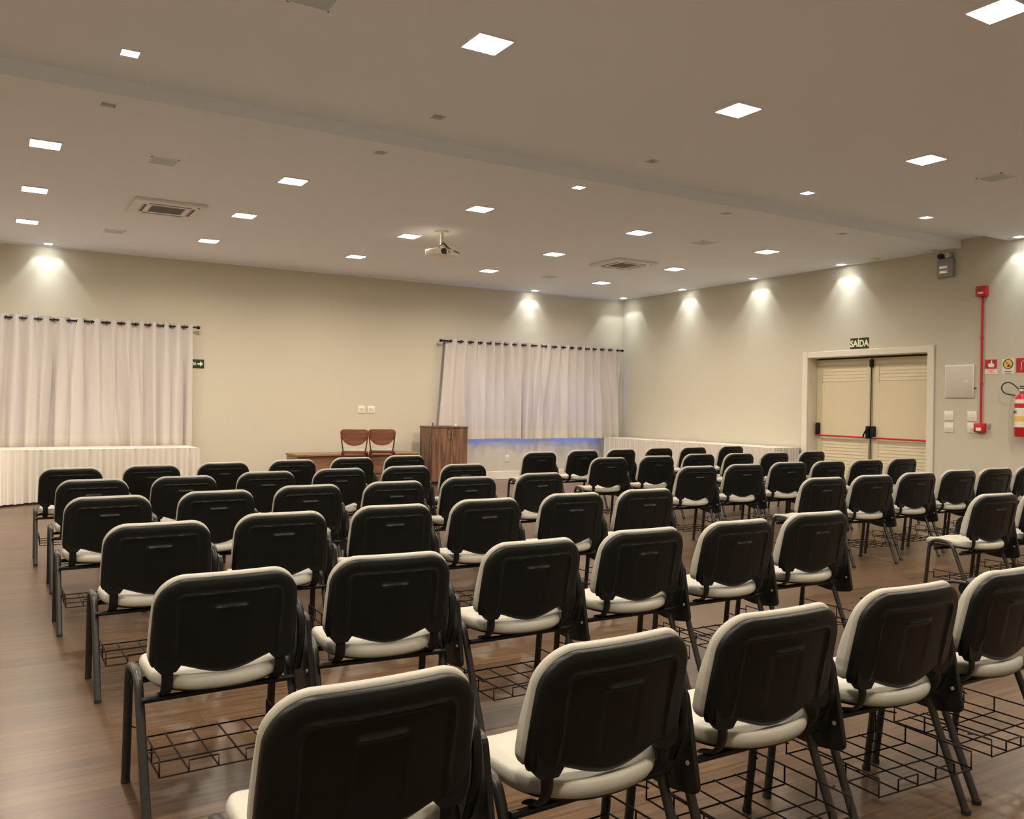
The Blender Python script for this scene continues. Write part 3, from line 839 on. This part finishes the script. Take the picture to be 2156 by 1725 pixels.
MB().rbox(-.02, 0, -.20, .20, -.22, .22, .004, 2).build('box_frame', M['white'], t, True)
MB().rbox(-.026, -.02, -.185, .185, -.205, .205, .003, 2).build('panel_door', M['offwhite'], t, True)
MB().box(-.03, -.026, -.13, -.09, -.01, .004).build('latch', M['white'], t)
tag(MB().lathe([(.0001, -.02), (.012, -.02), (.012, 0), (.0001, 0)], (XR, 6.562, 1.695), 12, 'X').build('keyhole', M['ink']), 'tiny dark keyhole between the electrical panel and red pipe', 'keyhole')

# extinguisher
t = thing('fire_extinguisher', 'red fire extinguisher with black hose at the right edge', 'fire extinguisher', (XR - .11, 5.90, 0))
MB().lathe([(.0001, 1.08), (.075, 1.08), (.085, 1.10), (.085, 1.52), (.078, 1.56), (.050, 1.60), (.026, 1.615), (.024, 1.64), (.0001, 1.64)], (0, 0, 0), 28).build('cylinder', M['red'], t, True, 50)
for z0, z1, m_ in ((1.515, 1.555, 'paper'), (1.20, 1.44, 'paper'), (1.27, 1.335, 'yellow')):
    r_ = .0862 if m_ == 'paper' else .0868
    if z0 > 1.5: pr = [(.0825, z0 - .02), (.0862, z0 - .02), (.0862, z0), (.0820, z1 - .01)]
    else: pr = [(r_ - .004, z0), (r_, z0), (r_, z1), (r_ - .004, z1)]
    MB().lathe(pr, (0, 0, 0), 28).build('label_band', M[m_], t, True, 50)
text_obj('lettering', 'BC', .05, M['ink'], t, (-.075, .045, 1.385), (PI / 2, 0, -PI / 2 - .55))
MB().rbox(-.02, .02, -.03, .03, 1.635, 1.675, .006, 2).build('valve', M['chrome'], t, True)
MB().rbox(-.012, .012, -.12, .03, 1.67, 1.69, .004, 2).rbox(-.012, .012, -.11, .03, 1.70, 1.715, .004, 2).build('lever', M['ink'], t, True)
MB().tube(bez([(0, .03, 1.655), (-.01, .09, 1.72), (-.01, .16, 1.76), (-.01, .225, 1.745), (-.01, .255, 1.69), (-.01, .22, 1.63), (-.01, .14, 1.605), (-.01, .085, 1.60)], 8), .008, 10).build('hose', M['ink'], t, True)
MB().box(.085, .11, -.02, .02, 1.40, 1.58).build('wall_bracket', M['grey'], t)
# thin chain / cable hanging behind it
tag(MB().tube(bez([(XR - .005, 6.09, 1.60), (XR - .005, 6.12, 1.4), (XR - .005, 6.12, 1.1), (XR - .005, 6.10, .9)], 6), .002, 5).build('hanging_cord', M['offwhite']), 'thin pale cord hanging on the wall left of the extinguisher', 'cord')

# emergency light
t = thing('emergency_light', 'grey emergency light high on the right wall under the beam', 'emergency light', (XR, 6.98, 3.36))
MB().rbox(-.075, 0, -.115, .115, -.16, .10, .02, 3).build('housing', M['grey'], t, True)
for k, y in enumerate((-.055, .055)):
    MB().lathe([(.0001, -.09), (.03, -.09), (.040, -.06), (.036, -.02), (.0001, 0)], (-.02, y, .13), 16, 'X').build('lamp_head', M['paleg'] if k == 0 else M['dark'], t, True)
for z in (-.02, -.085):
    MB().rbox(-.080, -.072, -.05, .07, z - .022, z + .022, .004, 2).build('reflector', M['chrome'], t, True)

# ------------------------------------------------------------------ double door
root = struct(bpy.data.objects.new('door_1', None)); COL.objects.link(root); root.location = (XR, 8.26, 0)
yc = 8.26
def pt(mb): return mb
fr = MB()
fr.rbox(-.025, .0, DY0 - yc - .10, DY0 - yc, 0, DZ + .10, .005, 2)
fr.rbox(-.025, .0, DY1 - yc, DY1 - yc + .10, 0, DZ + .10, .005, 2)
fr.rbox(-.022, .0, DY0 - yc, DY1 - yc, DZ, DZ + .09, .005, 2)
fr.box(-.0, .24, DY0 - yc - .0, DY0 - yc + .004, 0, DZ); fr.box(-.0, .24, DY1 - yc - .004, DY1 - yc, 0, DZ); fr.box(0, .24, DY0 - yc, DY1 - yc, DZ - .004, DZ)
fr.build('door_frame', M['trim'], root)
XD = .20                                       # leaves set back in the opening
MB().box(XD + .05, XD + .07, DY0 - yc - .05, DY1 - yc + .05, 0, DZ + .05).build('door_backing', M['dark'], root)
def leaf(y0, y1):
    b = MB(); b.box(XD + .012, XD + .045, y0, y1, .01, DZ - .03)
    # stiles and rails
    b.box(XD, XD + .012, y0, y0 + .10, .01, DZ - .03); b.box(XD, XD + .012, y1 - .10, y1, .01, DZ - .03)
    b.box(XD, XD + .012, y0 + .10, y1 - .10, DZ - .12, DZ - .03); b.box(XD, XD + .012, y0 + .10, y1 - .10, .01, .14)
    b.box(XD + .002, XD + .012, y0 + .10, y1 - .10, .93, 1.80)
    def louvre(z):
        b.prism([(XD + .012, z), (XD + .012, z + .05), (XD + .006, z + .006), (XD + .006, z)], y0 + .10, y1 - .10, 'Y')
    z = 1.83
    while z < DZ - .15: louvre(z); z += .05
    z = .15
    while z < .90: louvre(z); z += .05
    return b.build('door_leaf', M['door'], root)
l1 = leaf(.006, DY1 - yc - .008); l2 = leaf(DY0 - yc + .008, -.006)
# hardware
def mech(y, z, tall, par):
    MB().rbox(XD - .06, XD, y - .028, y + .028, z - .02, z + tall, .012, 3).build('latch_box', M['blacks'], par, True)
mech(DY1 - yc - .06, 1.0, .18, l1); mech(.045, .98, .17, l1); mech(-.045, .98, .17, l2)
MB().tube([(XD - .05, DY1 - yc - .06, .985), (XD - .05, .06, .975)], .013, 10).build('push_bar', M['red'], l1, True)
MB().tube([(XD - .05, -.05, .975), (XD - .05, DY0 - yc + .07, .965)], .013, 10).build('push_bar', M['red'], l2, True)
MB().tube(bez([(XD - .05, .115, .975), (XD - .07, .09, 1.02), (XD - .075, .05, 1.08), (XD - .06, .035, 1.12)], 5), .012, 8).build('door_handle', M['blacks'], l1, True)
MB().tube([(XD - .03, .0, .02), (XD - .03, .0, 2.05)], .008, 8).build('shoot_bolt', M['blacks'], l2, True)
MB().rbox(XD - .055, XD, -.025, .025, 2.03, 2.15, .012, 3).build('top_latch', M['blacks'], l2, True)
MB().box(XD - .012, XD, .028, .05, .02, DZ - .03).build('meeting_strip', M['chrome'], l1)

# ------------------------------------------------------------------ ceiling fixtures
CO = ['beyond the left edge', 'leftmost', 'second from left', 'middle', 'second from right', 'rightmost']
RN = {12.19: 'row nearest the front wall', 10.30: 'middle far row', 8.42: 'first row beyond the ceiling beam', 4.56: 'first row before the beam', 2.66: 'second row before the beam', .76: 'row above the camera'}
lamp_proto = None
def make_lamp():
    t = thing('ceiling_lamp', 'x', 'ceiling light')
    h = .115
    b = MB()
    for a in ((-h - .012, h + .012, -h - .012, -h), (-h - .012, h + .012, h, h + .012), (-h - .012, -h, -h, h), (h, h + .012, -h, h)): b.box(*a, -.012, 0)
    b.build('frame', M['ceiling'], t)
    MB().box(-h, h, -h, h, -.009, -.001).build('diffuser', M['lamp'], t)
    ld = bpy.data.lights.new('panel_light', 'AREA'); ld.shape = 'SQUARE'; ld.size = .22; ld.energy = PANEL_POWER; ld.color = LAMP_COLOR; ld.spread = math.radians(155)
    lo = bpy.data.objects.new('panel_light', ld); COL.objects.link(lo); lo.parent = t; lo.location = (0, 0, -.0125)
    return t
lp = make_lamp(); lt = tree_of(lp); first = True
for j, y in enumerate(LAMP_Y):
    for i, x in enumerate(LAMP_X):
        o = lp if first else copy_tree(lp, lt); first = False
        o.location = (x, y, ZC); o['category'] = 'ceiling light'
        o['label'] = ('lit square ceiling panel, %s, %s' % (CO[i], RN[y]))
        o['group'] = 'square ceiling panels, ' + RN[y]
for x, y, lit in small:
    side = 'near side' if y < 6.2 else 'far side'
    k = SMALL_X.index(x); nm = ['leftmost', 'second from left', 'third from left', 'third from right', 'second from right', 'rightmost'][k]
    t = spot_root('recessed_spotlight', 'small %s ceiling spotlight, %s along the %s of the beam' % ('lit' if lit else 'unlit', nm, side), x, y, lit, 'small spotlights along the beam')
wl = ['wall spotlight above the SAÍDA sign and door', 'wall spotlight above the near end of the right skirted table', 'wall spotlight above the far half of the right skirted table', 'wall spotlight in the far corner of the room', 'wall spotlight above the middle of the right curtain', 'wall spotlight above the left curtain']
def spot_light(x, y, power, parent):
    ld = bpy.data.lights.new('spot_lamp', 'SPOT'); ld.energy = power * .5; ld.color = SPOT_COLOR; ld.shadow_soft_size = .006
    ld.spot_size = math.radians(128); ld.spot_blend = 0.75
    lo = bpy.data.objects.new('spot_lamp', ld); COL.objects.link(lo); lo.parent = parent; lo.location = (0, 0, .063)
    ld2 = bpy.data.lights.new('spot_lamp', 'SPOT'); ld2.energy = power * 1.0; ld2.color = SPOT_COLOR; ld2.shadow_soft_size = .006
    ld2.spot_size = math.radians(60); ld2.spot_blend = 1.0
    l2_ = bpy.data.objects.new('spot_lamp', ld2); COL.objects.link(l2_); l2_.parent = parent; l2_.location = (0, 0, .062)
for (x, y), lab in zip(wallspots, wl):
    t = spot_root('wall_spotlight', 'small square ' + lab, x, y, True, 'wall washing spotlights')
    spot_light(x, y, SPOT_POWER, t)
for o in list(COL.objects):      # the lit small spots by the beam also throw a little light
    if o.name.startswith('recessed_spotlight') and ' lit ' in o['label']:
        spot_light(0, 0, SPOT_POWER * (1.0 if o.location.x > 10 else .35), o)
# speakers
def grille(label, x, y, w_=.24, round_=False, group='ceiling speakers'):
    t = thing('ceiling_speaker', label, 'speaker', (x, y, ZC), 0, group)
    b = MB(); h = w_ / 2
    for a in ((-h, h, -h, -h + .012), (-h, h, h - .012, h), (-h, -h + .012, -h, h), (h - .012, h, -h, h)): b.box(*a, -.007, 0)
    b.build('frame', M['ceiling'], t)
    MB().box(-h + .012, h - .012, -h + .012, h - .012, -.005, -.001).build('grille', M['grille'], t)
grille('square grey ceiling speaker between the left panels and the left air conditioner', 1.37, 8.42)
grille('square grey ceiling speaker near the front wall behind the left air conditioner', 1.41, 12.25)
grille('square grey ceiling speaker cut by the top edge of the photo', 1.50, 4.56)
grille('square grey ceiling speaker by the right edge of the near ceiling', 8.02, 4.56)
grille('faint square ceiling speaker right of the beam\'s far side, before the right air conditioner', 8.08, 8.46)
grille('faint square ceiling speaker near the front wall above the right curtain', 8.12, 12.18)
# smoke detector
tag(MB().lathe([(.0001, -.045), (.03, -.045), (.05, -.03), (.055, -.008), (.065, -.006), (.065, 0), (.0001, 0)], (0, 0, 0), 24).build('smoke_detector', M['white'], None, True), 'round white smoke detector on the ceiling near the door wall', 'smoke detector').location = (11.03, 8.0, ZC)
bpy.data.objects['smoke_detector'].location = (10.90, 7.92, ZC)
# cassettes
def cassette(label, x, y):
    t = thing('air_conditioner', label, 'air conditioner', (x, y, ZC), 0, 'ceiling air conditioners')
    h = .375
    b = MB()
    b.rbox(-h, h, -h, -h + .20, -.035, 0, .008, 2); b.rbox(-h, h, h - .20, h, -.035, 0, .008, 2)
    b.rbox(-h, -h + .20, -h + .19, h - .19, -.035, 0, .008, 2); b.rbox(h - .20, h, -h + .19, h - .19, -.035, 0, .008, 2)
    b.build('panel', M['acwhite'], t, True)
    for (a0, a1, b0, b1) in ((-.22, .22, -.27, -.235), (-.22, .22, .235, .27), (-.27, -.235, -.20, .20), (.235, .27, -.20, .20)):
        MB().box(a0, a1, b0, b1, -.038, -.030).build('air_slot', M['dark'], t)
        v = MB()
        if a1 - a0 > .1: v.box(a0, a1, (b0 + b1) / 2 - .012, (b0 + b1) / 2 - .006, -.042, -.034)
        else: v.box((a0 + a1) / 2 - .012, (a0 + a1) / 2 - .006, b0, b1, -.042, -.034)
        v.build('vane', M['acwhite'], t)
    g2 = MB().box(-.18, .18, -.18, .18, -.026, -.018).build('intake', M['dark'], t)
    s_ = MB()
    for k in range(8): yy = -.165 + k * .047; s_.box(-.178, .178, yy, yy + .009, -.034, -.026)
    s_.build('slats', M['grey'], g2)
    MB().lathe([(.0001, -.040), (.012, -.040), (.012, -.034), (.0001, -.034)], (.29, -.31, 0), 10).build('sensor', M['ink'], t)
cassette('square ceiling air conditioner at the left, among the left ceiling panels', 1.73, 10.40)
cassette('square ceiling air conditioner at the right, above the right curtain', 8.27, 10.38)
# projector
t = thing('projector', 'small white projector hanging from the ceiling on a short pole', 'projector', (4.90, 9.80, 0))
b = MB().lathe([(.0001, ZC - .02), (.085, ZC - .02), (.09, ZC - .005), (.09, ZC), (.0001, ZC)], (0, 0, 0), 24); b.build('ceiling_plate', M['white'], t, True)
MB().tube([(0, 0, ZC - .02), (0, 0, ZC - .20)], .020, 14).build('pole', M['white'], t, True)
bd = MB().rbox(-.17, .17, -.13, .13, ZC - .315, ZC - .235, .015, 3).build('body', M['white'], t, True); 
bd.rotation_euler = (0, 0, .25)
MB().lathe([(.0001, -.165), (.032, -.165), (.036, -.13), (.0001, -.128)], (-.09, 0, ZC - .275), 18, 'Y').build('lens', M['ink'], bd, True)
MB().box(.172, .176, -.09, .09, ZC - .30, ZC - .25).build('vent', M['dark'], bd)
b = MB()
for sx in (-.07, .07):
    b.tube([(0, 0, ZC - .19), (sx, -.05, ZC - .236)], .006, 6); b.tube([(0, 0, ZC - .19), (sx, .05, ZC - .236)], .006, 6)
b.build('bracket', M['paleg'], t, True)
b = MB()
b.tube(bez([(.015, -.02, ZC - .15), (-.06, -.05, ZC - .22), (-.05, -.15, ZC - .30), (.0, -.14, ZC - .30)], 6), .006, 6)
b.tube(bez([(.02, -.02, ZC - .15), (.08, -.08, ZC - .23), (.17, -.12, ZC - .27), (.18, -.12, ZC - .285)], 6), .007, 6)
b.tube(bez([(.0, -.025, ZC - .14), (.02, -.10, ZC - .22), (.04, -.15, ZC - .29)], 6), .005, 6)
b.build('cables', M['ink'], t, True)
